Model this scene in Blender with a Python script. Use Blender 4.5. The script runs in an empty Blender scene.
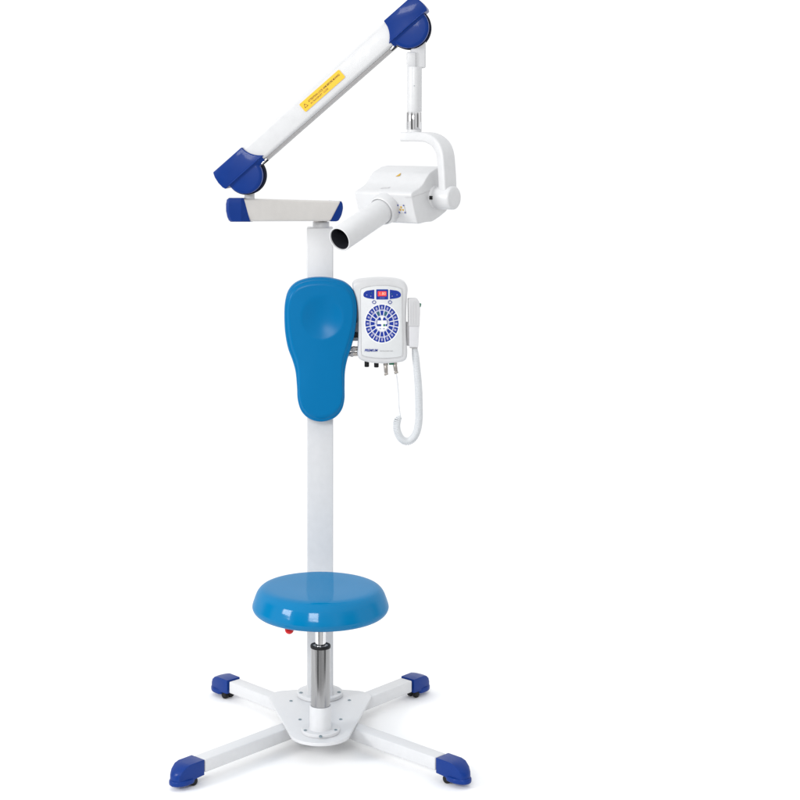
import bpy, bmesh, math, random
from mathutils import Vector, Matrix
random.seed(7)
R = math.radians
scene = bpy.context.scene
COL = scene.collection

# ------------------------------------------------------------------ camera
F_PX, CAMY, CAMZ = 1667.0, -4.15, 1.52      # focal length in photo pixels, camera place
HX, HY = 320.0, 125.0                       # pixel the lens axis meets
cd = bpy.data.cameras.new('camera'); cam = bpy.data.objects.new('camera', cd); COL.objects.link(cam)
cam.location = (0, CAMY, CAMZ); cam.rotation_euler = (R(90), 0, 0)
cd.sensor_width = 36; cd.lens = 36*F_PX/800
cd.shift_x = (400-HX)/800; cd.shift_y = -(400-HY)/800
cd.clip_end = 400
scene.camera = cam

# ------------------------------------------------------------------ world: a white studio, dark behind the camera
w = bpy.data.worlds.new('World'); scene.world = w; w.use_nodes = True
nt = w.node_tree; nt.nodes.clear()
def N(t, **k):
    n = nt.nodes.new(t)
    for a, b in k.items(): setattr(n, a, b)
    return n
tc = N('ShaderNodeTexCoord'); sx = N('ShaderNodeSeparateXYZ')
nt.links.new(tc.outputs['Generated'], sx.inputs[0])
def ramp(stops, interp='LINEAR'):
    r = N('ShaderNodeValToRGB'); r.color_ramp.interpolation = interp
    e = r.color_ramp.elements
    while len(e) < len(stops): e.new(0.5)
    for i, (p, v) in enumerate(stops): e[i].position = p; e[i].color = (v, v, v, 1)
    return r
def math_n(op, a, b=None):
    m = N('ShaderNodeMath', operation=op)
    for i, x in enumerate((a, b)):
        if x is None: continue
        if isinstance(x, (int, float)): m.inputs[i].default_value = x
        else: nt.links.new(x, m.inputs[i])
    return m.outputs[0]
az = math_n('ADD', math_n('DIVIDE', math_n('ARCTAN2', sx.outputs[0], sx.outputs[1]), 2*math.pi), 0.5)  # 0.5 = +Y (behind the subject)
# azimuth: 0/1 = straight behind the camera, .25 = left, .5 = behind subject, .75 = right
ra = ramp([(0.0,.42),(.035,.95),(.075,.12),(.12,.10),(.15,1.0),(.24,.9),(.27,.12),(.30,.18),(.335,1.0),
           (.66,1.0),(.70,.35),(.74,.85),(.80,.9),(.84,.18),(.88,.16),(.92,.9),(.96,.5),(1.0,.42)])
nt.links.new(az, ra.inputs[0])
re_ = ramp([(0.0,0.0),(.30,0.0),(.55,1.0),(1.0,1.0)]); nt.links.new(sx.outputs[2], re_.inputs[0])   # elevation: above = all white
mx = N('ShaderNodeMix', data_type='RGBA')
nt.links.new(re_.outputs[0], mx.inputs[0]); nt.links.new(ra.outputs[0], mx.inputs[6]); mx.inputs[7].default_value = (.98,.99,1,1)
bg = N('ShaderNodeBackground'); bg.inputs[1].default_value = 1.15
nt.links.new(mx.outputs[2], bg.inputs[0])
ow = N('ShaderNodeOutputWorld'); nt.links.new(bg.outputs[0], ow.inputs[0])

# ------------------------------------------------------------------ lamps
def area(name, loc, target, size, power, sy=None):
    l = bpy.data.lights.new(name, 'AREA'); l.size = size; l.energy = power
    if sy: l.shape = 'RECTANGLE'; l.size_y = sy
    o = bpy.data.objects.new(name, l); COL.objects.link(o); o.location = loc
    o.rotation_euler = (Vector(target)-Vector(loc)).to_track_quat('-Z', 'Y').to_euler(); return o
area('left_softbox', (-3.6, -2.2, 2.12), (0, -.2, .6), 1.20, 80, .92)
area('front_softbox', (-.95, -4.7, 2.50), (0, -.2, .6), 1.30, 78, .80)

scene.view_settings.view_transform = 'Standard'; scene.view_settings.look = 'None'
scene.view_settings.exposure = 0.0; scene.view_settings.gamma = 1
scene.render.resolution_x = scene.render.resolution_y = 1024
scene.render.engine = 'CYCLES'

# ------------------------------------------------------------------ materials
MATS = {}
def mat(name, col, rough=.4, metal=0., coat=0., noise=0., nscale=60., bump=0., bscale=300., spec=.5, emit=0., aniso=0., stretch=None, croug=.05):
    if name in MATS: return MATS[name]
    m = bpy.data.materials.new(name); m.use_nodes = True; t = m.node_tree; b = t.nodes['Principled BSDF']
    b.inputs['Base Color'].default_value = (*col, 1); b.inputs['Roughness'].default_value = rough
    b.inputs['Metallic'].default_value = metal; b.inputs['Coat Weight'].default_value = coat
    b.inputs['Coat Roughness'].default_value = croug; b.inputs['Specular IOR Level'].default_value = spec
    b.inputs['Anisotropic'].default_value = aniso
    if emit: b.inputs['Emission Color'].default_value = (*col, 1); b.inputs['Emission Strength'].default_value = emit
    co = t.nodes.new('ShaderNodeTexCoord'); mp = t.nodes.new('ShaderNodeMapping')
    t.links.new(co.outputs['Object'], mp.inputs[0])
    if stretch: mp.inputs['Scale'].default_value = stretch
    if noise:
        n = t.nodes.new('ShaderNodeTexNoise'); n.inputs['Scale'].default_value = nscale; n.inputs['Detail'].default_value = 5
        t.links.new(mp.outputs[0], n.inputs['Vector'])
        r = t.nodes.new('ShaderNodeMapRange'); r.inputs[1].default_value = .3; r.inputs[2].default_value = .7
        r.inputs[3].default_value = rough-noise; r.inputs[4].default_value = rough+noise
        t.links.new(n.outputs[0], r.inputs[0]); t.links.new(r.outputs[0], b.inputs['Roughness'])
        mr = t.nodes.new('ShaderNodeMix'); mr.data_type = 'RGBA'; t.links.new(n.outputs[0], mr.inputs[0])
        mr.inputs[6].default_value = (*[c*.95 for c in col], 1); mr.inputs[7].default_value = (*[min(1, c*1.05) for c in col], 1)
        t.links.new(mr.outputs[2], b.inputs['Base Color'])
    if bump:
        n = t.nodes.new('ShaderNodeTexNoise'); n.inputs['Scale'].default_value = bscale; n.inputs['Detail'].default_value = 3
        t.links.new(mp.outputs[0], n.inputs['Vector'])
        u = t.nodes.new('ShaderNodeBump'); u.inputs['Strength'].default_value = bump; u.inputs['Distance'].default_value = .001
        t.links.new(n.outputs[0], u.inputs['Height']); t.links.new(u.outputs[0], b.inputs['Normal'])
    MATS[name] = m; return m
WHITE  = mat('white_powder_coat', (.615,.62,.632), .40, noise=.05, bump=.12, bscale=900)
WARM   = mat('warm_white_plastic', (.655,.635,.61), .42, noise=.05, bump=.08, bscale=700)
HEADW  = mat('white_housing_plastic', (.62,.625,.635), .36, noise=.05, bump=.08, bscale=700)
GREYPL = mat('light_grey_plastic', (.56,.56,.57), .45, noise=.05, bump=.1, bscale=700)
CHAN   = mat('grey_channel_metal', (.42,.41,.41), .5, noise=.05)
NAVY   = mat('navy_blue_plastic', (.004,.032,.20), .38, noise=.05, spec=.12, coat=.12, croug=.08)
NAVYD  = mat('dark_navy_rim', (.003,.006,.022), .7, noise=.05, spec=.02)
VINYL  = mat('blue_vinyl', (.0,.166,.375), .36, noise=.03, nscale=9, coat=.40, croug=.085, spec=.0)
VINYLP = mat('blue_moulded_vinyl', (.0,.146,.355), .36, noise=.03, nscale=9, coat=.17, croug=.24, spec=.03)
CHROME = mat('polished_chrome', (.72,.72,.73), .08, metal=1, noise=.02)
STEEL  = mat('brushed_steel', (.33,.33,.335), .17, metal=1, noise=.06, nscale=40, bump=.9, bscale=60, stretch=(4,4,.02))
BLACK  = mat('black_rubber', (.008,.008,.009), .55, noise=.05, spec=.25)
INNER  = mat('black_bore', (.006,.007,.012), .7, noise=.04)
SILVER = mat('silver_connector', (.46,.43,.40), .32, metal=.9, noise=.06)
BOLT   = mat('zinc_bolt', (.24,.30,.33), .35, metal=.6, noise=.05)
RED    = mat('red_knob', (.60,.004,.008), .3, coat=.15, noise=.03, spec=.2)
YEL    = mat('yellow_label', (.84,.49,.005), .45, noise=.03)
INK    = mat('black_ink', (.055,.035,.01), .6, noise=.03)
BINK   = mat('blue_ink', (.010,.035,.29), .4, noise=.03, spec=.2)
LILAC  = mat('pale_blue_ink', (.36,.36,.55), .5, noise=.03)
GINK   = mat('grey_ink', (.30,.30,.31), .5, noise=.03)
GREEN  = mat('green_plastic', (.01,.17,.09), .4, noise=.03)
GOLD   = mat('ochre_symbol', (.55,.33,.02), .4, noise=.03)
PANEL  = mat('keypad_film', (.66,.675,.685), .4, noise=.04)
SCREEN = mat('red_display', (.85,.03,.02), .3, emit=.45)
DIGIT  = mat('display_digit', (1.0,.30,.25), .3, emit=.6)
CORD   = mat('white_cord', (.64,.66,.68), .45, noise=.04)

# ------------------------------------------------------------------ helpers
def P(px, py, Y):
    s = (Y-CAMY)/F_PX
    return Vector(((px-HX)*s, Y, CAMZ-(py-HY)*s))
def sc(Y): return (Y-CAMY)/F_PX            # metres per photo pixel
def tag(o, label=None, cat=None, group=None, kind=None):
    if label: o['label'] = label
    if cat: o['category'] = cat
    if group: o['group'] = group
    if kind: o['kind'] = kind
def thing(name, loc, label, cat, group=None):
    o = bpy.data.objects.new(name, None); COL.objects.link(o); o.location = loc; o.empty_display_size = .1
    tag(o, label, cat, group); return o
def obj(name, bm, m, parent=None, label=None, ang=38):
    bmesh.ops.recalc_face_normals(bm, faces=bm.faces)
    me = bpy.data.meshes.new(name); bm.to_mesh(me); bm.free(); me.materials.append(m)
    for p in me.polygons: p.use_smooth = True
    me.set_sharp_from_angle(angle=R(ang))
    o = bpy.data.objects.new(name, me); COL.objects.link(o)
    if parent:
        o.parent = parent
        if parent.type == 'EMPTY': o.matrix_parent_inverse = Matrix.Translation(-parent.location)
    if label: o['label'] = label
    return o
def merge(dst, src):
    me = bpy.data.meshes.new('tmp'); src.to_mesh(me); src.free(); dst.from_mesh(me); bpy.data.meshes.remove(me)
def bevel(bm, w, seg=3, ang=25, edges=None):
    if edges is None:
        bm.normal_update()
        edges = [e for e in bm.edges if len(e.link_faces) == 2 and e.calc_face_angle(0) > R(ang)]
    if w > 0 and edges: bmesh.ops.bevel(bm, geom=edges, offset=w, segments=seg, profile=.5, affect='EDGES', clamp_overlap=True)
def frame(o, x, y, z):
    return Matrix(((x[0],y[0],z[0],o[0]),(x[1],y[1],z[1],o[1]),(x[2],y[2],z[2],o[2]),(0,0,0,1)))
def box(bm, c, size, bev=.002, M=None, seg=3):
    t = bmesh.new(); bmesh.ops.create_cube(t, size=1)
    bmesh.ops.scale(t, vec=size, verts=t.verts); bevel(t, bev, seg)
    bmesh.ops.translate(t, vec=c, verts=t.verts)
    if M: t.transform(M)
    merge(bm, t); return bm
def lathe(bm, prof, o=(0,0,0), axis=(0,0,1), seg=64, closed=False):
    """prof = [(r,h)] from bottom to top; r=0 ends close it"""
    q = Vector(axis).normalized().to_track_quat('Z', 'Y').to_matrix(); o = Vector(o)
    rings = []
    for r, h in prof:
        if r < 1e-6: rings.append([bm.verts.new(o+q@Vector((0,0,h)))])
        else: rings.append([bm.verts.new(o+q@Vector((r*math.cos(2*math.pi*i/seg), r*math.sin(2*math.pi*i/seg), h))) for i in range(seg)])
    pairs = list(zip(rings, rings[1:])) + ([(rings[-1], rings[0])] if closed else [])
    for a, b in pairs:
        for i in range(seg):
            j = (i+1) % seg
            if len(a) == 1 and len(b) == 1: continue
            if len(a) == 1: bm.faces.new((a[0], b[i], b[j]))
            elif len(b) == 1: bm.faces.new((a[i], a[j], b[0]))
            else: bm.faces.new((a[i], a[j], b[j], b[i]))
    return bm
def rod(bm, p0, p1, r, ch=.0015, seg=48):
    p0, p1 = Vector(p0), Vector(p1); L = (p1-p0).length
    return lathe(bm, [(0,0),(r-ch,0),(r-ch*.3,ch*.3),(r,ch),(r,L-ch),(r-ch*.3,L-ch*.3),(r-ch,L),(0,L)], p0, p1-p0, seg)
def prism(bm, pts, nrm, bev=.003, seg=3, ang=25, all_edges=True):
    """closed 3-D outline pts pushed along nrm (vector)"""
    t = bmesh.new(); a = [t.verts.new(p) for p in pts]; b = [t.verts.new(Vector(p)+Vector(nrm)) for p in pts]; n = len(a)
    t.faces.new(a); t.faces.new(b[::-1])
    for i in range(n): t.faces.new((a[i], b[i], b[(i+1)%n], a[(i+1)%n]))
    bmesh.ops.recalc_face_normals(t, faces=t.faces)
    bevel(t, bev, seg, ang); merge(bm, t); return bm
def smooth_pts(pts, n=6, closed=True):
    """Catmull-Rom through pts"""
    out = []; m = len(pts); V = [Vector(p) for p in pts]
    rng = range(m) if closed else range(m-1)
    for i in rng:
        g = (lambda k: V[k % m]) if closed else (lambda k: V[max(0, min(m-1, k))])
        p0, p1, p2, p3 = g(i-1), g(i), g(i+1), g(i+2)
        for k in range(n):
            t = k/n
            out.append(.5*((2*p1)+(p2-p0)*t+(2*p0-5*p1+4*p2-p3)*t*t+(3*p1-p0-3*p2+p3)*t**3))
    if not closed: out.append(V[-1])
    return out
def round_poly(pts, r, n=5):
    """round the corners of a 2-D polygon; r one number or one per corner"""
    out = []; m = len(pts)
    for i in range(m):
        p = Vector(pts[i]); a = Vector(pts[i-1]); b = Vector(pts[(i+1)%m]); rr = r[i] if isinstance(r, (list, tuple)) else r
        if rr <= 0: out.append(p); continue
        u = (a-p); v = (b-p); d = min(rr, u.length*.48, v.length*.48); s = p+u.normalized()*d; e = p+v.normalized()*d
        for k in range(n+1):
            t = k/n; out.append((1-t)**2*s+2*t*(1-t)*p+t*t*e)
    return out
def slab(bm, pxpts, yf, thick, bev=.003, seg=3, ang=25):
    """outline given in photo pixels, stood at depth yf(px), pushed back by thick along its own normal"""
    f = yf if callable(yf) else (lambda x: yf)
    pts = [P(p[0], p[1], f(p[0])) for p in pxpts]
    xs = [p[0] for p in pxpts]; x0, x1 = min(xs), max(xs); yc = sum(p[1] for p in pxpts)/len(pxpts)
    d = P(x1, yc, f(x1))-P(x0, yc, f(x0)); d.z = 0; n = Vector((-d.y, d.x, 0)).normalized()
    return prism(bm, pts, n*thick, bev, seg, ang)
def sweep(bm, path, sec, up=Vector((0,0,1)), caps=True, scale=None):
    """sec = 2-D section points; frames carried along the path"""
    path = [Vector(p) for p in path]; n = len(path); rings = []; prev = None
    for i, p in enumerate(path):
        t = (path[min(n-1, i+1)]-path[max(0, i-1)]).normalized()
        if prev is None: x = up.cross(t)
        else: x = prev-t*prev.dot(t)
        if x.length < 1e-5: x = Vector((1,0,0)).cross(t)
        x.normalize(); prev = x; y = t.cross(x); k = scale(i/(n-1)) if scale else 1
        rings.append([bm.verts.new(p+x*a*k+y*b*k) for a, b in sec])
    m = len(sec)
    for a, b in zip(rings, rings[1:]):
        for i in range(m): bm.faces.new((a[i], a[(i+1)%m], b[(i+1)%m], b[i]))
    if caps: bm.faces.new(rings[0][::-1]); bm.faces.new(rings[-1])
    return bm
def circ(r, n=12, ry=None): return [(r*math.cos(2*math.pi*i/n), (ry or r)*math.sin(2*math.pi*i/n)) for i in range(n)]
def tube(bm, path, r, n=12, **k): return sweep(bm, path, circ(r, n), **k)
def text_bm(s, size, M, depth=.0003, shear=0., space=1., bold=0., xs=1.):
    cu = bpy.data.curves.new('t', 'FONT'); cu.body = s; cu.size = size; cu.extrude = depth; cu.shear = shear
    cu.align_x = 'CENTER'; cu.align_y = 'CENTER'; cu.space_character = space; cu.offset = bold; cu.resolution_u = 3
    o = bpy.data.objects.new('t', cu); COL.objects.link(o); dg = bpy.context.evaluated_depsgraph_get(); dg.update()
    me = bpy.data.meshes.new_from_object(o.evaluated_get(dg)); bpy.data.objects.remove(o)
    me.transform(M@Matrix.Diagonal((xs,1,1,1))); b = bmesh.new(); b.from_mesh(me); bpy.data.meshes.remove(me); return b

# ------------------------------------------------------------------ the setting
bm = bmesh.new()
v = [bm.verts.new(p) for p in ((-40,-.82,.0290),(40,-.82,.0290),(40,160,.0290),(-40,160,.0290))]; bm.faces.new(v)
o = obj('floor', bm, mat('white_paper_floor', (.945,.945,.945), .8, noise=.0, spec=.2, bump=.05, bscale=200)); tag(o, kind='structure')

# ------------------------------------------------------------------ the unit
ROOT = (0, -.07, 0)
U = thing('dental_xray_unit', ROOT, 'white mobile dental x-ray unit with blue joint covers and round blue seat on wheeled base', 'x-ray unit')

# base plate -------------------------------------------------------
ZP = .090; TH = .008
def hull_outline(circles, n=14):
    pts = []
    for cx, cy, r in circles:
        for k in range(n*3): a = 2*math.pi*k/(n*3); pts.append((cx+r*math.cos(a), cy+r*math.sin(a)))
    pts = sorted(set((round(a, 6), round(b, 6)) for a, b in pts))
    def half(ps):
        h = []
        for p in ps:
            while len(h) > 1 and (h[-1][0]-h[-2][0])*(p[1]-h[-2][1])-(h[-1][1]-h[-2][1])*(p[0]-h[-2][0]) <= 0: h.pop()
            h.append(p)
        return h
    a, b = half(pts), half(pts[::-1]); return a[:-1]+b[:-1]
ol = hull_outline([(0,-.222,.072), (-.082,.022,.046), (.082,.022,.046), (0,.03,.056)])
plate = obj('base_plate', prism(bmesh.new(), [(x, y, ZP-TH) for x, y in ol], (0,0,TH), .002, 2, ang=40), WHITE, U)
def bolt(px, py, z, parent, r=.0042):
    Y = F_PX*(CAMZ-z)/(py-HY)+CAMY; p = P(px, py, Y); p.z = z
    b = lathe(bmesh.new(), [(0,.0004),(r*.45,.0004),(r*.5,.0014),(r*.85,.0014),(r,.0009),(r,-.002),(0,-.002)][::-1], p, (0,0,1), 20)
    obj('bolt', b, BOLT, parent)
for px, py in ((291,701),(349.3,700.3),(300,719.6),(340.8,719.4)): bolt(px, py, ZP, plate)

# legs ------------------------------------------------------------
def leg(end, start):
    e = Vector((*end, 0)); s = Vector((*start, 0)); d = (e-s); L = d.length; d.normalize(); n = Vector((-d.y, d.x, 0))
    M = frame(Vector((*start, 0)), d, n, Vector((0,0,1)))
    W, H, zt = .037, .0295, ZP-TH-.0005
    t = box(bmesh.new(), (L/2-.02, 0, zt-H/2), (L-.04, W, H), .0025, M)
    lg = obj('leg', t, WHITE, U)
    # blue end cap : block with a downward-sloping rounded nose and flared skirt
    c = bmesh.new()
    prof = [(-.030, zt-H-.003), (-.030, zt+.002), (.012, zt+.002), (.026, zt-.001), (.040, zt-.010), (.047, zt-.020), (.048, zt-.036), (.040, zt-.041), (.010, zt-.041), (-.004, zt-.034)]
    t = bmesh.new(); rows = []
    for k, s_ in enumerate((-1, -.94, -.75, -.4, 0, .4, .75, .94, 1)):
        row = []
        for (x, z) in prof:
            hw = .0215
            if x > .015: hw = .0215*math.sqrt(max(.0, 1-((x-.015)/.046)**2))*.95+.0012
            nose = max(0, x-.0)*(s_*s_)*.22
            row.append(t.verts.new((x-nose*.6, s_*hw, z)))
        rows.append(row)
    m = len(prof)
    for a, b in zip(rows, rows[1:]):
        for i in range(m): t.faces.new((a[i], a[(i+1)%m], b[(i+1)%m], b[i]))
    t.faces.new(rows[0]); t.faces.new(rows[-1][::-1]); bmesh.ops.recalc_face_normals(t, faces=t.faces)
    bevel(t, .0022, 3, 32)
    t.transform(M@Matrix.Translation((L-.005, 0, 0))); merge(c, t)
    # flared lip along both sides of the nose
    lip = round_poly([(-.004,-.0235),(.030,-.0235),(.047,-.013),(.052,0),(.047,.013),(.030,.0235),(-.004,.0235)], .012, 5)
    t = bmesh.new(); prism(t, [Vector((x, y, zt-.042)) for x, y in lip], (0,0,.012), .0035, 3, 30)
    t.transform(M@Matrix.Translation((L-.004, 0, 0))); merge(c, t)
    obj('end_cap', c, NAVY, lg)
    # caster
    c = bmesh.new(); cx = L-.002
    for sy in (-.009, .009):
        rod(c, M@Vector((cx-.010, sy-.006, .0388)), M@Vector((cx-.010, sy+.006, .0388)), .0098, .003, 32)
    box(c, (cx-.010, 0, .044), (.024, .008, .016), .003, M)
    obj('caster', c, BLACK, lg)
leg((-.301,-.388), (-.035,-.105)); leg((.303,-.375), (.035,-.105))
leg((-.248,.200), (-.035,-.035)); leg((.251,.207), (.035,-.035))

# column ------------------------------------------------------------
c = bmesh.new(); box(c, (0, .033, (1.264+ZP)/2+.002), (.066, .066, 1.264-ZP-.004), .0035)
column = obj('column', c, WHITE, U)
fl = lathe(bmesh.new(), [(0,0),(.057,0),(.058,.001),(.058,.0075),(.0565,.009),(0,.009)], (0,.033,ZP+.0004), seg=72)
cf = obj('column_flange', fl, WHITE, column)
for px, py in ((301,692.8),(339,692.2)): bolt(px, py, ZP+.0094, cf, .0048)

# stool post --------------------------------------------------------
SX, SY = .0012, -.22
post = obj('gas_cylinder', lathe(bmesh.new(), [(0,.14),(.0226,.14),(.0226,.2925),(.0222,.294),(0,.294)], (SX,SY,0), seg=72), STEEL, U)
obj('piston_rod', lathe(bmesh.new(), [(0,.28),(.0125,.28),(.0125,.37),(0,.37)], (SX,SY,0), seg=48), CHROME, post)
obj('cylinder_collar', lathe(bmesh.new(), [(0,.2885),(.0236,.2885),(.0240,.2895),(.0240,.2935),(.0232,.295),(.0180,.295),(.0155,.292),(0,.295)], (SX,SY,0), seg=64), BLACK, post)
slv = obj('post_sleeve', lathe(bmesh.new(), [(0,ZP+.007),(.0275,ZP+.007),(.0258,ZP+.012),(.0256,.151),(.0248,.1525),(.0227,.1525),(.0227,.147),(0,.147)], (SX,SY,0), seg=72), WHITE, post)
pf = obj('post_flange', lathe(bmesh.new(), [(0,0),(.0445,0),(.0455,.001),(.0455,.0065),(.044,.008),(0,.008)], (SX,SY,ZP+.0004), seg=72), WHITE, post)
for px, py in ((305.3,730.4),(335.8,730),(320.6,736.2)): bolt(px, py, ZP+.0084, pf, .004)

# seat --------------------------------------------------------------
z0 = .3665
prof = [(0,0),(.118,0),(.140,.0010),(.1505,.0045),(.1575,.0105),(.1608,.0180),(.1603,.0240),(.1574,.0330),(.1542,.0420),(.1505,.0505),(.1450,.0580),(.1385,.0630),(.1300,.0655),(.118,.0665),(.085,.0668),(.05,.0664),(0,.066)]
prof3 = [(a.x, a.y) for a in smooth_pts([Vector((r, h)) for r, h in prof[1:-1]], 4, closed=False)]
seat = obj('seat', lathe(bmesh.new(), [(0,0)]+prof3+[(0,.066)], (SX,SY,z0), seg=128), VINYL, U, ang=80)
c = bmesh.new(); lathe(c, [(0,-.004),(.045,-.004),(.047,-.001),(.047,.004),(0,.004)], (SX,SY,z0-.003), seg=48)
mount = obj('seat_mount', c, BLACK, seat)
kp = P(289.3, 629.5, SY-.075)
c = tube(bmesh.new(), [(SX-.01,SY-.01,z0-.012), (SX-.04,SY-.04,z0-.016), (kp.x+.008,kp.y+.004,kp.z)], .004)
lev = obj('height_lever', c, STEEL, U)
c = bmesh.new(); lathe(c, [(.0105*math.sin(math.pi*i/16)+1e-7*(0<i<16), -.0105*math.cos(math.pi*i/16)) for i in range(17)], kp, (-.7,-.4,0), 32)
obj('lever_knob', c, RED, lev)

# back pad ------------------------------------------------------------
YB = -.055
outl = [(320,277.6),(333,278.8),(345,282.6),(353.2,290.5),(356.8,303),(357.0,318),(355,334),(351.2,349),(347.4,361),(345.2,373),(344.8,388),(344.6,401),(341.5,411.5),(334,419.3),(322,422.8),(310,420.2),(301.5,412.5),(297.6,401),(296.8,388),(295.4,373),(292.2,361),(287.8,349),(285,334),(284.1,318),(284.8,303),(288.2,291),(295.6,283),(307,278.8)]
ol = smooth_pts([Vector(p) for p in outl], 5)
cx, cy = 321, 342
levels = [(1.0,.026),(1.0,.018),(.996,.0125),(.985,.0085),(.968,.0058),(.948,.0044),(.928,.0042),(.912,.0040),(.896,.0026),(.872,.0004),(.83,-.0020)]
levels += [(.83*(1-k/30), None) for k in range(1, 30)]
bm = bmesh.new(); s = sc(YB); rings = []
for t_, h in levels:
    ring = []
    for q in ol:
        # inset: keep the rim of constant width rather than scaled
        d = Vector((q.x-cx, q.y-cy)); L = d.length
        if h is not None: rr = L-(1-t_)*36; hh = h
        else: rr = (L-.17*36)*(t_/.83); hh = -.0020-.003*(1-(t_/.83)**2)
        p = Vector((cx, cy))+d*(rr/L)
        dd = math.hypot(p.x-322.2, (p.y-317.5)*.98)/21.5
        if dd < 1: hh += .0085*(1-dd*dd)**1.3 if dd < 1 else 0
        w_ = P(p.x, p.y, YB); ring.append(bm.verts.new((w_.x, YB+hh, w_.z)))
    rings.append(ring)
n = len(ol)
for a, b in zip(rings, rings[1:]):
    for i in range(n): bm.faces.new((a[i], a[(i+1)%n], b[(i+1)%n], b[i]))
cw = P(cx, cy, YB); dd = math.hypot(cx-322.2, cy-317.5)/21.5
cv = bm.verts.new((cw.x, YB-.005, cw.z))
for i in range(n): bm.faces.new((rings[-1][i], rings[-1][(i+1)%n], cv))
bm.faces.new(rings[0][::-1])
pad = obj('back_pad', bm, VINYLP, U, ang=80)
c = bmesh.new(); box(c, (0, YB+.040, 1.035), (.05, .028, .16), .003)
obj('pad_bracket', c, WHITE, pad)

# extension arm --------------------------------------------------------
def yE(px): return .0-.030 + (px-320)*(.105/72)     # nearer the camera at its left end
def ext(pts, thick, bev, off=0.): return slab(bmesh.new(), pts, lambda x: yE(x)+off, thick, bev, 4)
arm1 = obj('extension_arm', ext([(238,198.6),(342,201.3),(331.6,221.2),(251,221.6)], .058, .006), WARM, U)
t = bmesh.new(); rows = []
for py, sh, k_ in ((197.8,0,3.2),(199.6,.5,.9),(204,1.8,0),(211,3.6,.1),(217,5.2,1.3),(220.2,6.1,2.8),(221.8,6.6,4.6)):
    tv = [(243.6+sh,-.0016),(241.0,-.0016),(228.6+k_,.013),(226.4+k_,.020),(225.8+k_,.032),(226.6+k_,.048),(234,.0605),(246+sh,.0605)]
    rows.append([t.verts.new(P(x, py, yE(x)+d)) for x, d in tv])
t.faces.new(rows[0]); t.faces.new(rows[-1][::-1])
for ra_, rb_ in zip(rows, rows[1:]):
    for i in range(8): t.faces.new((ra_[i], rb_[i], rb_[(i+1)%8], ra_[(i+1)%8]))
bmesh.ops.recalc_face_normals(t, faces=t.faces)
cl = obj('end_cap', t, NAVY, arm1, ang=24)
c = ext(round_poly([(331.0,221.4),(341.2,200.9),(342.6,203.5),(343.2,208),(341.6,215.5),(338.6,220.6),(336.5,221.4)], [.5,.8,1,2,3,1.5,1], 4), .061, .0025, -.0015)
obj('end_cap', c, NAVY, arm1)
c = lathe(bmesh.new(), [(0,0),(.021,0),(.021,.016),(0,.016)], (P(321,227,.03)+Vector((0,0,-.003))), (0,0,1)); obj('swivel_collar', c, WHITE, arm1)
p = P(320.5, 221.9, .033); c = lathe(bmesh.new(), [(0,-.0035),(.0175,-.0035),(.0175,.002),(0,.002)], p); obj('swivel_bearing', c, SILVER, arm1)

# scissor arm ------------------------------------------------------------
J1, J2 = (247.5,175.2), (411.0,31.0)
YA = lambda px: -.130 + (px-247)*(-.060/161)          # upper end comes towards the camera
e = Vector((J2[0]-J1[0], J2[1]-J1[1])); LA = e.length; e.normalize(); nn = Vector((e.y, -e.x))   # nn points up-left in the image
if nn.y > 0: nn = -nn
def A(t, h): q = Vector(J1)+e*t+nn*h; return (q.x, q.y)      # t along from the lower joint, h across (up)
def arm_slab(th, thick, bev, off, seg=4, ang=25): return slab(bmesh.new(), [A(t, h) for t, h in th], lambda x: YA(x)+off, thick, bev, seg, ang)
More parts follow.
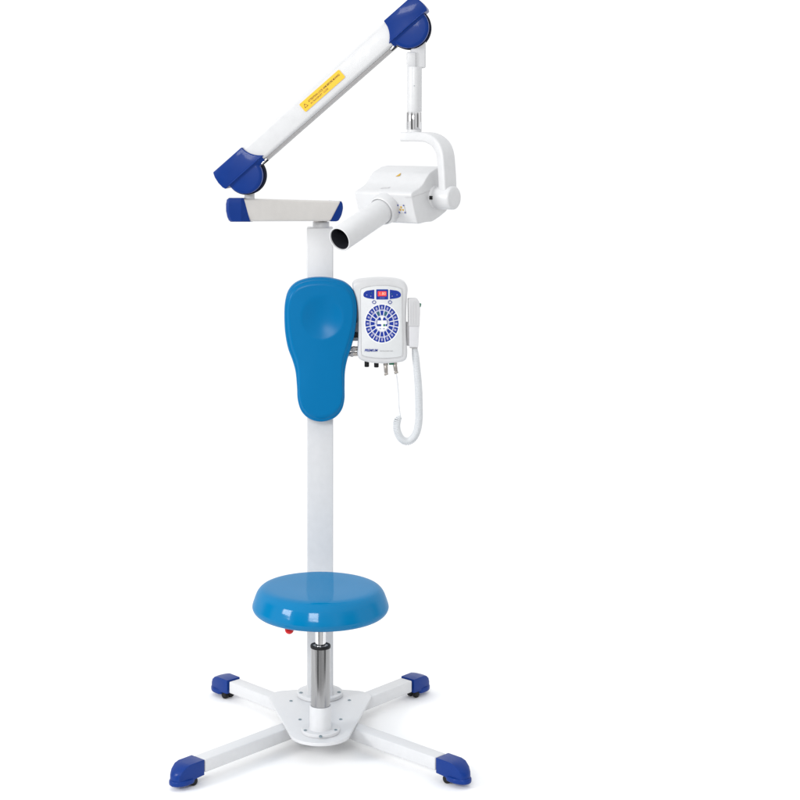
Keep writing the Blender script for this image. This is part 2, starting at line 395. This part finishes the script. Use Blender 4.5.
# h: ridge line of the covers lies at h ~ +1 ; tube spans h 1..24
arm2 = obj('scissor_arm', arm_slab([(8,1.4),(LA-8,1.2),(LA-8,24.8),(8,23.6)], .054, .008, -.027), HEADW, U)
obj('inner_channel', arm_slab([(14,-1.2),(LA-12,-1.9),(LA-12,6),(14,6)], .040, .002, -.016), CHAN, arm2)
def cover(end, T0, s, hr, ht, rd, cut):
    up = []
    for k in range(13):
        u = k/12; up.append((T0-s*(14.0+11.2*(1-u)**2.3), hr+(ht-hr)*u))
    return up+[(T0+s*24.2, ht), (T0+s*26.2, ht*.80), (T0+s*27.2, ht*.55), (T0+s*27.0, ht*.3), (T0+s*25.8, hr)]
def make_cover(T0, s, hr, ht, rd, cut, cc):
    pts = cover(None, T0, s, hr, ht, rd, cut)
    c = arm_slab(pts, .064, .0035, -.032, 3, 30)
    # chamfered flange running under the shell's lower edge
    e0, e1 = sorted((T0-s*23.0, T0+s*20.5)); t = bmesh.new(); row = []
    for tt in (e0, e1):
        row.append([P(*A(tt, h), YA(A(tt, h)[0])+d) for h, d in ((hr+.3,-.0305),(-1.2,-.0215),(-1.2,.030),(hr+.3,.031))])
    va = [t.verts.new(p) for p in row[0]]; vb = [t.verts.new(p) for p in row[1]]
    t.faces.new(va); t.faces.new(vb[::-1])
    for i in range(4): t.faces.new((va[i], vb[i], vb[(i+1)%4], va[(i+1)%4]))
    bmesh.ops.recalc_face_normals(t, faces=t.faces); bevel(t, .001, 2); merge(c, t)
    cv = obj('joint_cover', c, NAVY, arm2)
    # disc below the ridge, set a little behind the shell's face
    q = A(*cc); ctr = P(q[0], q[1], YA(q[0])); n_ = Vector((.2, 1, 0)); 
    d0 = P(420, 27, YA(420))-P(240, 27, YA(240)); d0.z = 0; n_ = Vector((-d0.y, d0.x, 0)).normalized()
    r = rd*sc(YA(q[0]))
    c = lathe(bmesh.new(), [(0,-.0265),(r-.009,-.0265),(r-.004,-.0255),(r-.0008,-.023),(r,-.019),(r,-.010),(0,-.010)], ctr, n_, 72)
    obj('joint_disc', c, NAVY, cv)
    r2 = r+.0022
    c = lathe(bmesh.new(), [(0,-.0098),(r2-.002,-.0098),(r2,-.008),(r2,.024),(r2-.002,.026),(0,.026)], ctr, n_, 72)
    obj('joint_hub', c, NAVYD, cv)
    return cv
cvl = make_cover(0, -1, 4.2, 25.0, 18.3, 0, (-1.0, .6))
cvu = make_cover(LA, 1, 5.0, 25.8, 20.8, 0, (LA+.6, 3.6))
# small release levers by both covers
for (x0, y0, x1, y1) in ((262.5,164.5,268.2,159.8),(391.5,50.5,396.5,46.2)):
    yy = YA(x0)-.018; c = tube(bmesh.new(), [P(x0,y0,yy), P(x1,y1,yy)], .0022, 12); obj('release_pin', c, BLACK, arm2)
    c = tube(bmesh.new(), [P(x0-.8,y0-.9,yy-.003), P(x1-1.6,y1-1.2,yy-.003)], .0026, 12); obj('release_sleeve', c, CHROME, arm2)
# bright ridge beads on covers
for T0, s, hr, a, b in ((0,-1,4.9,17,-23),(LA,1,5.8,-19.5,23)):
    pts = [A(T0+a+(b-a)*k/10, hr) for k in range(11)]
    c = tube(bmesh.new(), [P(x, y, YA(x)-.0322) for x, y in pts], .0016, 10); obj('cover_ridge', c, NAVY, cvl if s < 0 else cvu)
# sticker
def arm_frame(t, h, off):
    q = A(t, h); o_ = P(q[0], q[1], YA(q[0])+off)
    q2 = A(t+10, h); x = (P(q2[0], q2[1], YA(q2[0])+off)-o_).normalized()
    d0 = P(420, 27, YA(420))-P(240, 27, YA(240)); d0.z = 0; z = Vector((d0.y, -d0.x, 0)).normalized()
    z = (z-x*z.dot(x)).normalized(); y = z.cross(x); return frame(o_, x, y, z)
q = Vector((322.2, 90.8))-Vector(J1); ts, hs = q.dot(e), q.dot(nn); s = sc(YA(322))
M = arm_frame(ts, hs, -.0282)
LW, LH = 53.0*s, 10.0*s
c = bmesh.new(); prism(c, [M@Vector((x, y, 0)) for x, y in round_poly([(-LW/2,-LH/2),(LW/2,-LH/2),(LW/2,LH/2),(-LW/2,LH/2)], .003, 4)], M.to_3x3()@Vector((0,0,.0008)), 0)
st = obj('warning_label', c, YEL, arm2)
MT = M@Matrix.Translation((.0075, .0022, .0010)); obj('label_text', text_bm('ATTENTION: LOCK ARM BEFORE MOVING', .0068, MT, .0001, bold=.00008, xs=.76), INK, st)
MT = M@Matrix.Translation((-.013, -.0052, .0010)); obj('label_text', text_bm('IN TRANSPORT  CLOSE', .0062, MT, .0001, xs=.85), INK, st)
c = bmesh.new(); tri = [(-LW/2+.0055,-.004),(-LW/2+.0155,-.004),(-LW/2+.0105,.005)]
for i in range(3):
    a, b = Vector(tri[i]), Vector(tri[(i+1)%3]); tube(c, [M@Vector((a.x,a.y,.001)), M@Vector((b.x,b.y,.001))], .0005, 6)
obj('warning_symbol', c, INK, st)
# pin joining lower joint to extension arm
c = rod(bmesh.new(), P(249.5, 200, -.105), P(249.5, 182, -.105), .0125, .002); obj('pivot_pin', c, WHITE, arm2)

# drop post with swivel and chrome sleeve ------------------------------------
YR = -.205; s = sc(YR)
def vp(px, py): return P(px, py, YR)
c = bmesh.new()
box(c, (vp(418.5,0).x, YR+.017, vp(0,52).z), (15.0*s, .026, 32*s), .004)
box(c, (vp(411.5,0).x, YR+.012, vp(0,60).z), (9.0*s, .026, 16*s), .003)
drop = obj('drop_post', c, HEADW, U)
c = lathe(bmesh.new(), [(0,0),(7.2*s,0),(7.4*s,.002),(7.6*s,(112-67)*s-.003),(7.3*s,(112-67)*s),(0,(112-67)*s)], vp(414.4,112)); tb = obj('swivel_tube', c, HEADW, drop)
c = lathe(bmesh.new(), [(0,-.002),(.0011,-.002),(.0011,.001),(0,.001)], vp(413.7,86)+Vector((0,-7.5*s,0)), (0,-1,0), 16); obj('set_screw', c, BOLT, tb)
c = lathe(bmesh.new(), [(7.0*s,0),(8.0*s,0),(8.2*s,.001),(8.2*s,17.2*s-.001),(8.0*s,17.2*s),(7.0*s,17.2*s)], vp(414,129.4), closed=True, seg=72); obj('chrome_sleeve', c, CHROME, drop)
c = lathe(bmesh.new(), [(0,0),(7.4*s,0),(7.4*s,6*s),(0,6*s)], vp(414.2,134.5)); obj('neck', c, HEADW, drop)

# x-ray head ---------------------------------------------------------------
a = Vector((-.575,-.70,-.335)).normalized(); r = Vector((.774,-.633,0)).normalized(); u = a.cross(r)
if u.z < 0: u = -u
ah = Vector((a.x, a.y, 0)).normalized()
F0 = P(417.5, 223.0, -.315)                      # lower right corner of the front face
k = .97
def H(L, uu, rr): return F0-a*L*k+u*uu*k+r*rr*k   # L backwards, uu up, rr to the right (0 = right face)
prof = [(0,-2),(-1,40),(0,72),(6,76),(34,75),(52,78),(68,86),(86,93),(120,93),(150,86),(160,60),(160,12),(150,-10),(122,-20),(90,-22),(58,-21),(34,-12),(10,-6)]
pr = round_poly([Vector(p) for p in prof], 7, 4)
W = .171
bm = bmesh.new(); t = bmesh.new(); rows = []
for rr, ins in ((0,0), (-W,0)):
    rows.append([t.verts.new(H(p.x/1000, p.y/1000, rr)) for p in pr])
m = len(pr)
for i in range(m): t.faces.new((rows[0][i], rows[0][(i+1)%m], rows[1][(i+1)%m], rows[1][i]))
f1 = t.faces.new(rows[0][::-1]); f2 = t.faces.new(rows[1]); bmesh.ops.recalc_face_normals(t, faces=t.faces)
bevel(t, .006, 4, edges=list(set(list(f1.edges)+list(f2.edges)))); merge(bm, t)
head = obj('xray_head', bm, HEADW, U, ang=50)
# parting line on the right side and front
c = bmesh.new(); tube(c, [H(-.0012,.066,-.02), H(-.0010,.066,-.003), H(.004,.066,.0003), H(.09,.050,.0003)], .0007, 6); obj('parting_line', c, GREYPL, head)
cb = H(0, .037, -.082)
c = lathe(bmesh.new(), [(0,-.002),(.0365,-.002),(.0360,.010),(.0348,.019),(.0338,.0222),(.031,.0235),(.031,.020),(0,.020)], cb, a, 72); ring = obj('cone_collar', c, HEADW, head)
Lc = .187
c = lathe(bmesh.new(), [(.0290,.018),(.0287,Lc-.0015),(.0280,Lc),(.0258,Lc),(.0250,Lc-.002),(.0250,.018)], cb, a, 80, closed=True); cone = obj('cone', c, HEADW, head)
c = lathe(bmesh.new(), [(0,.03),(.0246,.03),(.0246,Lc-.004),(.0250,Lc-.003),(.0250,.028),(0,.028)], cb, a, 64); obj('cone_bore', c, INNER, cone)
c = tube(bmesh.new(), [cb+a*.019+q_*.0330 for q_ in [(math.cos(th)*r+math.sin(th)*u) for th in [R(-75+6*i) for i in range(8)]]], .0014, 8); obj('collar_clip', c, GREYPL, ring)
# emblems
def decal(name, L, uu, rr, shape, m, nrm, ex, ey, off=.0005):
    o_ = H(L, uu, rr)+nrm*off; b = bmesh.new(); prism(b, [o_+ex*x+ey*y for x, y in shape], nrm*.0008, 0); return obj(name, b, m, head)
decal('symbol_frame', 0, .036, -.036, [(-.009,-.010),(.009,-.010),(.009,.010),(-.009,.010)], GREYPL, a, r, u, .0012)
decal('symbol', 0, .036, -.036, [(-.0082,-.0092),(.0082,-.0092),(.0082,.0092),(-.0082,.0092)], HEADW, a, r, u, .0016)
b = bmesh.new(); o_ = H(0,.036,-.036)+a*.0026
for j in range(3):
    th = R(90+120*j); pts = [o_+(r*math.cos(th+R(x))+u*math.sin(th+R(x)))*rad for x, rad in ((-28,.0018),(-28,.0062),(0,.0068),(28,.0062),(28,.0018))]
    prism(b, pts, a*.0006, 0)
obj('symbol', b, GOLD, head)
b = bmesh.new()
for x, y in ((-.008,-.009),(.008,-.009),(-.008,.009),(.008,.009)):
    box(b, (x, y, .0030), (.003,.003,.0008), .0002, frame(H(0,.036,-.036), r, u, a))
obj('symbol_corner', b, BINK, head)
tn = Vector(u)
b = bmesh.new(); o_ = H(.077,.0905,-.086); tn = (u*18+a*7).normalized(); T_ = (a*-18+u*7).normalized(); prism(b, [o_+r*x+T_*y for x, y in ((-.005,-.006),(.0055,-.003),(.003,.006))], tn*.0008, 0); obj('symbol', b, GOLD, head)
b = bmesh.new(); o_ = H(.030,.0755,-.096); prism(b, [o_+r*x-a*y for x, y in ((-.012,-.006),(.010,-.002),(.010,.005),(-.010,.003))], tn*.0008, 0); obj('symbol', b, GREYPL, head)
# side boss + knob
kc = H(.088,.030,0)
c = lathe(bmesh.new(), [(0,-.004),(.0275,-.004),(.0270,.004),(.0235,.009),(.0230,.012),(0,.012)], kc, r, 64); boss = obj('pivot_boss', c, HEADW, head)
pr_ = kc
# yoke: flat bar from under the drop post round to the knob
ax = vp(414.0, 136.6)                                     # on the swivel axis, level with the bar
kn = kc+r*.036
off_r = (Vector((kn.x-ax.x, kn.y-ax.y, 0))).dot(r); off_a = (Vector((kn.x-ax.x, kn.y-ax.y, 0))).dot(ah)
ztop, zbot = ax.z+.000, kc.z
yp = []
for (fr, z) in ((-.026, ztop),(-.005,ztop),(.02,ztop),(.042,ztop-.001),(.060,ztop-.006),(.074,ztop-.015),(.084,ztop-.028),(.0895,ztop-.045),(.092,ztop-.07),(.094,ztop-.10),(.0955,zbot)):
    g = max(0, min(1, (fr+.0)/.09)); yp.append(Vector((ax.x, ax.y, 0))+r*(fr/.0955*off_r if fr > 0 else fr)+ah*(off_a*g)+Vector((0,0,z)))
yp = smooth_pts(yp, 5, closed=False)
t = bmesh.new(); hw, ht = .0210, .0112
sec = [(x, y) for x, y in [tuple(v_) for v_ in round_poly([(-hw,-ht),(hw,-ht),(hw,ht),(-hw,ht)], .005, 3)]]
sweep(t, yp, sec, up=Vector((0,0,1)))
yoke = obj('yoke', t, HEADW, U, ang=45)
c = lathe(bmesh.new(), [(0,.006),(.0255,.006),(.0265,.008),(.0275,.020),(.0275,.050),(.0268,.053),(.0240,.0555),(.012,.0565),(0,.0568)], kc, r, 64); knob = obj('pivot_knob', c, HEADW, yoke)
b = bmesh.new(); qn = (ah*.93+Vector((0,0,.10))+r*.0).normalized()
o_ = kc+r*.0075+ah*.0262; box(b, (0,0,0), (.008,.0085,.006), .0008, frame(o_, r, Vector((0,0,1)), ah)); obj('index_mark', b, BLACK, knob)

# control box -------------------------------------------------------------
YC = -.050
boxo = [(352.6,287.0),(355.4,281.8),(364,279.9),(380,278.8),(396,279.8),(404.6,282.6),(407.8,288.5),(407.2,297),(406.3,312),(406.3,335),(407.4,354),(404.8,361),(396,363.0),(384,363.9),(372,363.2),(361.5,360.6),(357.6,355.5),(358.0,348),(358.4,335),(358.2,314),(356.2,299)]
bo = [Vector(p) for p in boxo]
bo = smooth_pts(bo, 4)
c = slab(bmesh.new(), bo, YC, .062, .0085, 5, 40)
cbx = obj('control_box', c, HEADW, U, ang=50)
def inset(pts, d):
    cxx = sum(p.x for p in pts)/len(pts); cyy = sum(p.y for p in pts)/len(pts)
    return [Vector((p.x-d*(1 if p.x > cxx else -1)*min(1, abs(p.x-cxx)/20), p.y-d*(1 if p.y > cyy else -1)*min(1, abs(p.y-cyy)/32))) for p in pts]
po = smooth_pts([Vector(p) for p in ((360.6,292.0),(363,288.6),(371,286.4),(381,285.7),(391,286.2),(399,288.2),(401.8,291.5),(402.0,310),(402.3,335),(402.4,353),(400.6,356.4),(392,357.8),(382,358.2),(370,357.2),(363.2,355.4),(361.6,352),(361.3,335),(360.8,310))], 4)
c = slab(bmesh.new(), po, YC-.0018, .003, .0012, 2, 40); panel = obj('front_panel', c, PANEL, cbx)
c = bmesh.new(); tube(c, [P(p.x, p.y, YC-.0003) for p in inset(po, -.45)]+[P(inset(po,-.45)[0].x, inset(po,-.45)[0].y, YC-.0003)], .0011, 6, caps=False); obj('panel_seam', c, GREYPL, cbx)
YF = YC-.0022
def flat(name, pts, m, parent, y=YF, th=.0006, label=None):
    return obj(name, slab(bmesh.new(), pts, y, th, 0), m, parent, label)
flat('indicator_strip', round_poly([(363.3,293.2),(366,290.8),(374.3,289.6),(374.3,299.2),(367,298.2),(363.4,296.6)], [2,2,.6,.6,2,1.5]), BINK, panel)
flat('indicator_strip', round_poly([(389.8,289.6),(398,290.8),(401,293.4),(400.9,296.6),(397.5,298.2),(389.8,299.2)], [.6,2,2,1.5,2,.6]), BINK, panel)
flat('display_window', round_poly([(376.2,289.3),(388.2,289.3),(388.2,299.5),(376.2,299.5)], .7), BINK, panel)
flat('display', round_poly([(377.8,291.3),(386.4,291.3),(386.4,296.2),(377.8,296.2)], .3), SCREEN, panel, YF-.0007)
def face_text(name, s_, px, py, size, m, xs=1, shear=0, bold=0, dy=.0012, parent=None):
    o_ = P(px, py, YF-dy); return obj(name, text_bm(s_, size, frame(o_, Vector((1,0,0)), Vector((0,0,1)), Vector((0,-1,0))), .0001, shear=shear, bold=bold, xs=xs), m, parent or panel)
face_text('display_digits', '1.80', 382.3, 293.8, .0105, DIGIT, .95, dy=.0012, bold=.0002)
face_text('display_caption', 'SECONDS', 382.2, 298.0, .0028, LILAC, 1.0, dy=.0010)
for px, py, m_ in ((366.8,295,LILAC),(371.6,293,GREEN),(391.6,293.8,GREEN),(397,294.8,LILAC),(370.8,296.2,LILAC),(392.2,296.2,LILAC)):
    c = bmesh.new(); lathe(c, [(0,0),(.0012,0),(.0010,.0006),(0,.0006)], P(px, py, YF-.0002), (0,-1,0), 14); obj('indicator_lamp', c, m_, panel)
for px in (374.1, 390.0):
    c = bmesh.new(); pts = [P(px+x, 302.2+y, YF) for x, y in ((-1.9,0),(-1,-1.2),(0,-1.7),(1,-1.2),(1.9,0),(1,1.2),(0,1.7),(-1,1.2),(-1.9,0),(-1,-1.2))]
    tube(c, pts, .0009, 6); obj('arrow_key', c, BINK, panel)
# round keypad
KX, KY, RX, RY = 382.0, 323.6, 16.6, 18.9
flat('keypad_dial', [(KX+(RX+1.1)*math.cos(2*math.pi*i/64), KY+(RY+1.1)*math.sin(2*math.pi*i/64)) for i in range(64)], mat('keypad_white', (.80,.81,.82), .4, noise=.03), panel, YF+.0003)
flat('keypad_dial', [(KX+(RX-.6)*math.cos(2*math.pi*i/64), KY+(RY-.6)*math.sin(2*math.pi*i/64)) for i in range(64)], mat('keypad_tint', (.42,.43,.60), .4, noise=.03), panel, YF+.0001)
def sector(r0, r1, a0, a1, n=6):
    o_ = [(r1*math.cos(a0+(a1-a0)*i/n), r1*math.sin(a0+(a1-a0)*i/n)) for i in range(n+1)]
    i_ = [(r0*math.cos(a1+(a0-a1)*i/n), r0*math.sin(a1+(a0-a1)*i/n)) for i in range(n+1)]
    return [(KX+x*RX, KY+y*RY) for x, y in o_+i_]
NK = 16
for i in range(NK):
    a0 = 2*math.pi*(i+.5)/NK-math.pi/2; dl = math.pi/NK
    # offset half a step so one key points straight up
    a0 = 2*math.pi*i/NK-math.pi/2
    ky = flat('tooth_key', sector(.76, 1.0, a0-dl*.84, a0+dl*.84), BINK, panel, YF)
    # white tooth drawn on each key
    pts = []
    for t_, w_ in ((.93,.30),(.90,.46),(.83,.50),(.79,.40),(.79,-.40),(.83,-.50),(.90,-.46),(.93,-.30)):
        pts.append((KX+t_*RX*math.cos(a0+dl*w_*.62), KY+t_*RY*math.sin(a0+dl*w_*.62)))
    flat('tooth_symbol', pts, LILAC, ky, YF-.0005, .0004)
    flat('time_key', sector(.45, .68, a0-dl*(.72), a0+dl*(.72), 4), BINK if i not in (1, 15) else mat('green_key', (.01,.10,.16), .4), panel, YF)
    # white spoke between keys
    ab = a0+dl
    flat('keypad_spoke', [(KX+rr*RX*math.cos(ab)+sx_*.28*math.sin(ab), KY+rr*RY*math.sin(ab)-sx_*.28*math.cos(ab)) for rr, sx_ in ((.36,-1),(1.02,-1),(1.02,1),(.36,1))], MATS['keypad_white'], panel, YF-.0002)
flat('keypad_centre', [(KX+.385*RX*math.cos(2*math.pi*i/48), KY+.40*RY*math.sin(2*math.pi*i/48)) for i in range(48)], MATS['keypad_white'], panel, YF-.0006)
for (x0, x1, y0, y1, m_) in ((-.25,-.04,-.33,-.17,BINK),(.04,.25,-.33,-.17,BINK),(-.32,-.05,.03,.14,BINK),(.22,.32,.03,.14,BINK),(.07,.20,.03,.14,GREEN),(-.17,-.05,.24,.30,LILAC),(.05,.17,.24,.30,LILAC)):
    flat('function_key', round_poly([(KX+x0*RX*.98,KY+y1*RY),(KX+(x0+.05 if y0 < 0 else x0)*RX,KY+y0*RY),(KX+(x1-.05 if y0 < 0 else x1)*RX,KY+y0*RY),(KX+x1*RX,KY+y1*RY)], .6, 3), m_, panel, YF-.0010)
for s_ in (-1, 1):
    c = bmesh.new(); tube(c, [P(KX+.33*RX*s_*math.cos(R(q_)), KY-.02*RY-.33*RY*math.sin(R(q_)), YF-.0011) for q_ in range(-12, 46, 8)], .0008, 6); obj('function_arc', c, BINK, panel)
face_text('maker_text', 'PREMIUM', 370.9, 350.5, .0088, BINK, .88, shear=.25, bold=.00018, dy=.0004)
face_text('model_text', 'DENTAL X-RAY UNIT', 386.3, 351.1, .0034, GINK, 1.0, dy=.0004)
# mounting bracket and sockets on the left flank
c = bmesh.new(); box(c, (P(352,0,.0).x, .028, P(0,318,0).z), (.055,.020,.12), .003); obj('wall_bracket', c, GREYPL, cbx)
c = bmesh.new(); box(c, (P(355.2,0,-.02).x, -.018, P(0,309,0).z), (.010,.020,.062), .0015); obj('switch_strip', c, BLACK, cbx)
c = bmesh.new(); box(c, (P(355.4,0,-.02).x, -.016, P(0,334.0,0).z), (.014,.018,.0125), .0015); obj('socket', c, BLACK, cbx)
for py, x0 in ((348.8,349.5),(354.2,347.8)):
    c = rod(bmesh.new(), P(x0, py, -.018), P(359, py-.3, -.018), .0055, .001, 24); obj('cable_gland', c, SILVER, cbx)
    c = rod(bmesh.new(), P(x0+3, py, -.0185), P(x0+5.4, py, -.0185), .0068, .001, 24); obj('gland_nut', c, CHAN, cbx)
for px in (366.8, 376.4):
    c = rod(bmesh.new(), P(px, 361, -.022), P(px, 366.9+(.4 if px > 370 else 0), -.022), .0058, .0012, 32); obj('fuse_holder', c, BLACK, cbx)
def plug(px, y0, y1, dx):
    c = bmesh.new(); rod(c, P(px, y0, -.022), P(px+dx*.2, y0+4.2, -.022), .0060, .001, 28)
    rod(c, P(px+dx*.2, y0+4.0, -.022), P(px+dx*.8, y1-3, -.022), .0050, .0008, 28)
    pl = obj('cable_plug', c, SILVER, cbx)
    c = bmesh.new(); box(c, (0,0,0), (.010,.006,.0055), .001, Matrix.Translation(P(px+dx, y1-1.6, -.022))@Matrix.Rotation(R(-20), 4, 'Y')); obj('plug_clamp', c, SILVER, pl)
plug(385.6, 361.5, 375.6, .6); plug(394.6, 360.6, 374, 1.6)
c = bmesh.new(); box(c, P(391.3, 363.4, -.024), (.012,.010,.006), .001); obj('socket', c, GREEN, cbx)
# cradle for the handset
c = bmesh.new(); slab(c, round_poly([(406.5,322.5),(410.5,323.5),(410.5,346.5),(406.5,345.5)], .6), -.032, .024, .0015); obj('handset_cradle', c, GREYPL, cbx)

# ------------------------------------------------------------------ hand switch (rests in its cradle: a thing of its own)
HB = P(414, 347, -.03)
Hs = thing('hand_switch', HB, 'small pale hand switch with green button and white coiled cord beside control box', 'hand switch')
c = slab(bmesh.new(), round_poly([(408.2,299.2),(417.2,299.0),(419.9,303),(420.1,312),(419.6,326.3),(408.6,326.3)], [1.2,2,3,3,.8,.8]), -.048, .034, .003, 4)
hb = obj('body', c, GREYPL, Hs)
c = bmesh.new()
for i in range(3):
    x = 410.6+i*2.4; tube(c, [P(x, 301.5, -.0482), P(x+.1, 324.5, -.0482)], .0006, 6)
obj('grip_rib', c, GREYPL, hb)
c = slab(bmesh.new(), round_poly([(409.0,325.6),(419.3,325.6),(418.3,347.4),(409.2,347.2)], [.5,.5,1.2,1.0]), -.0455, .029, .003, 4); hl = obj('lower_body', c, mat('pale_grey_plastic', (.63,.63,.65), .42, noise=.04), Hs)
c = slab(bmesh.new(), round_poly([(409.6,346.8),(417.8,346.9),(417.5,348.4),(409.9,348.2)], .4), -.042, .022, .001, 2); obj('end_ring', c, CHAN, hl)
c = rod(bmesh.new(), P(419.0, 305.0, -.031), P(421.0, 305.4, -.031), .0052, .0018, 28); obj('button', c, GREEN, hb)
# coiled cord
YK = -.030
path = smooth_pts([P(x, y, YK+dy) for x, y, dy in ((414.6,347.5,0),(416.0,360,0),(417.4,374,0),(418.6,390,0),(419.0,406,0),(418.9,420,.0),(417.0,431,-.002),(412.8,438.6,-.004),(407.0,441.6,-.006),(401.4,439.0,-.008),(397.9,433,-.010),(396.6,426,-.010),(397.6,420.2,-.008),(400.4,417.0,-.004))], 24, closed=False)
# resample and wind
acc = [0]
for p0, p1 in zip(path, path[1:]): acc.append(acc[-1]+(p1-p0).length)
TOT = acc[-1]
def at(sv):
    import bisect
    i = max(0, min(len(path)-2, bisect.bisect_right(acc, sv)-1)); f = (sv-acc[i])/(acc[i+1]-acc[i]); return path[i].lerp(path[i+1], f), (path[i+1]-path[i]).normalized()
pitch = .0036; SEG = 14; nst = int(TOT/pitch*SEG); hel = []
ny = Vector((0,1,0))
for i in range(nst):
    sv = TOT*i/nst; p, t_ = at(sv); x = ny.cross(t_).normalized(); y = t_.cross(x)
    Rr = .0052+.0020*min(1, sv/.02) if sv < TOT*.2 else .0072+.0006*math.sin(sv*9)
    if sv > TOT-.01: Rr *= .45+.55*(TOT-sv)/.01
    th = 2*math.pi*sv/pitch; hel.append(p+x*Rr*math.cos(th)+y*Rr*math.sin(th))
c = bmesh.new(); tube(c, hel, .0021, 6); cd_ = obj('coiled_cord', c, CORD, Hs, ang=80)
c = tube(bmesh.new(), smooth_pts([P(x, y, yy) for x, y, yy in ((396.3,373,-.022),(397.6,384,-.024),(398.6,396,-.027),(399.2,408,-.031),(400.6,417,-.034))], 8, closed=False), .0014, 8); obj('thin_cord', c, CORD, Hs)
c = tube(bmesh.new(), [P(414.3,347,YK), P(415.3,354,YK), P(416.3,363,YK)], .0045, 16, scale=lambda t: 1-.35*t); obj('strain_relief', c, GREYPL, Hs)
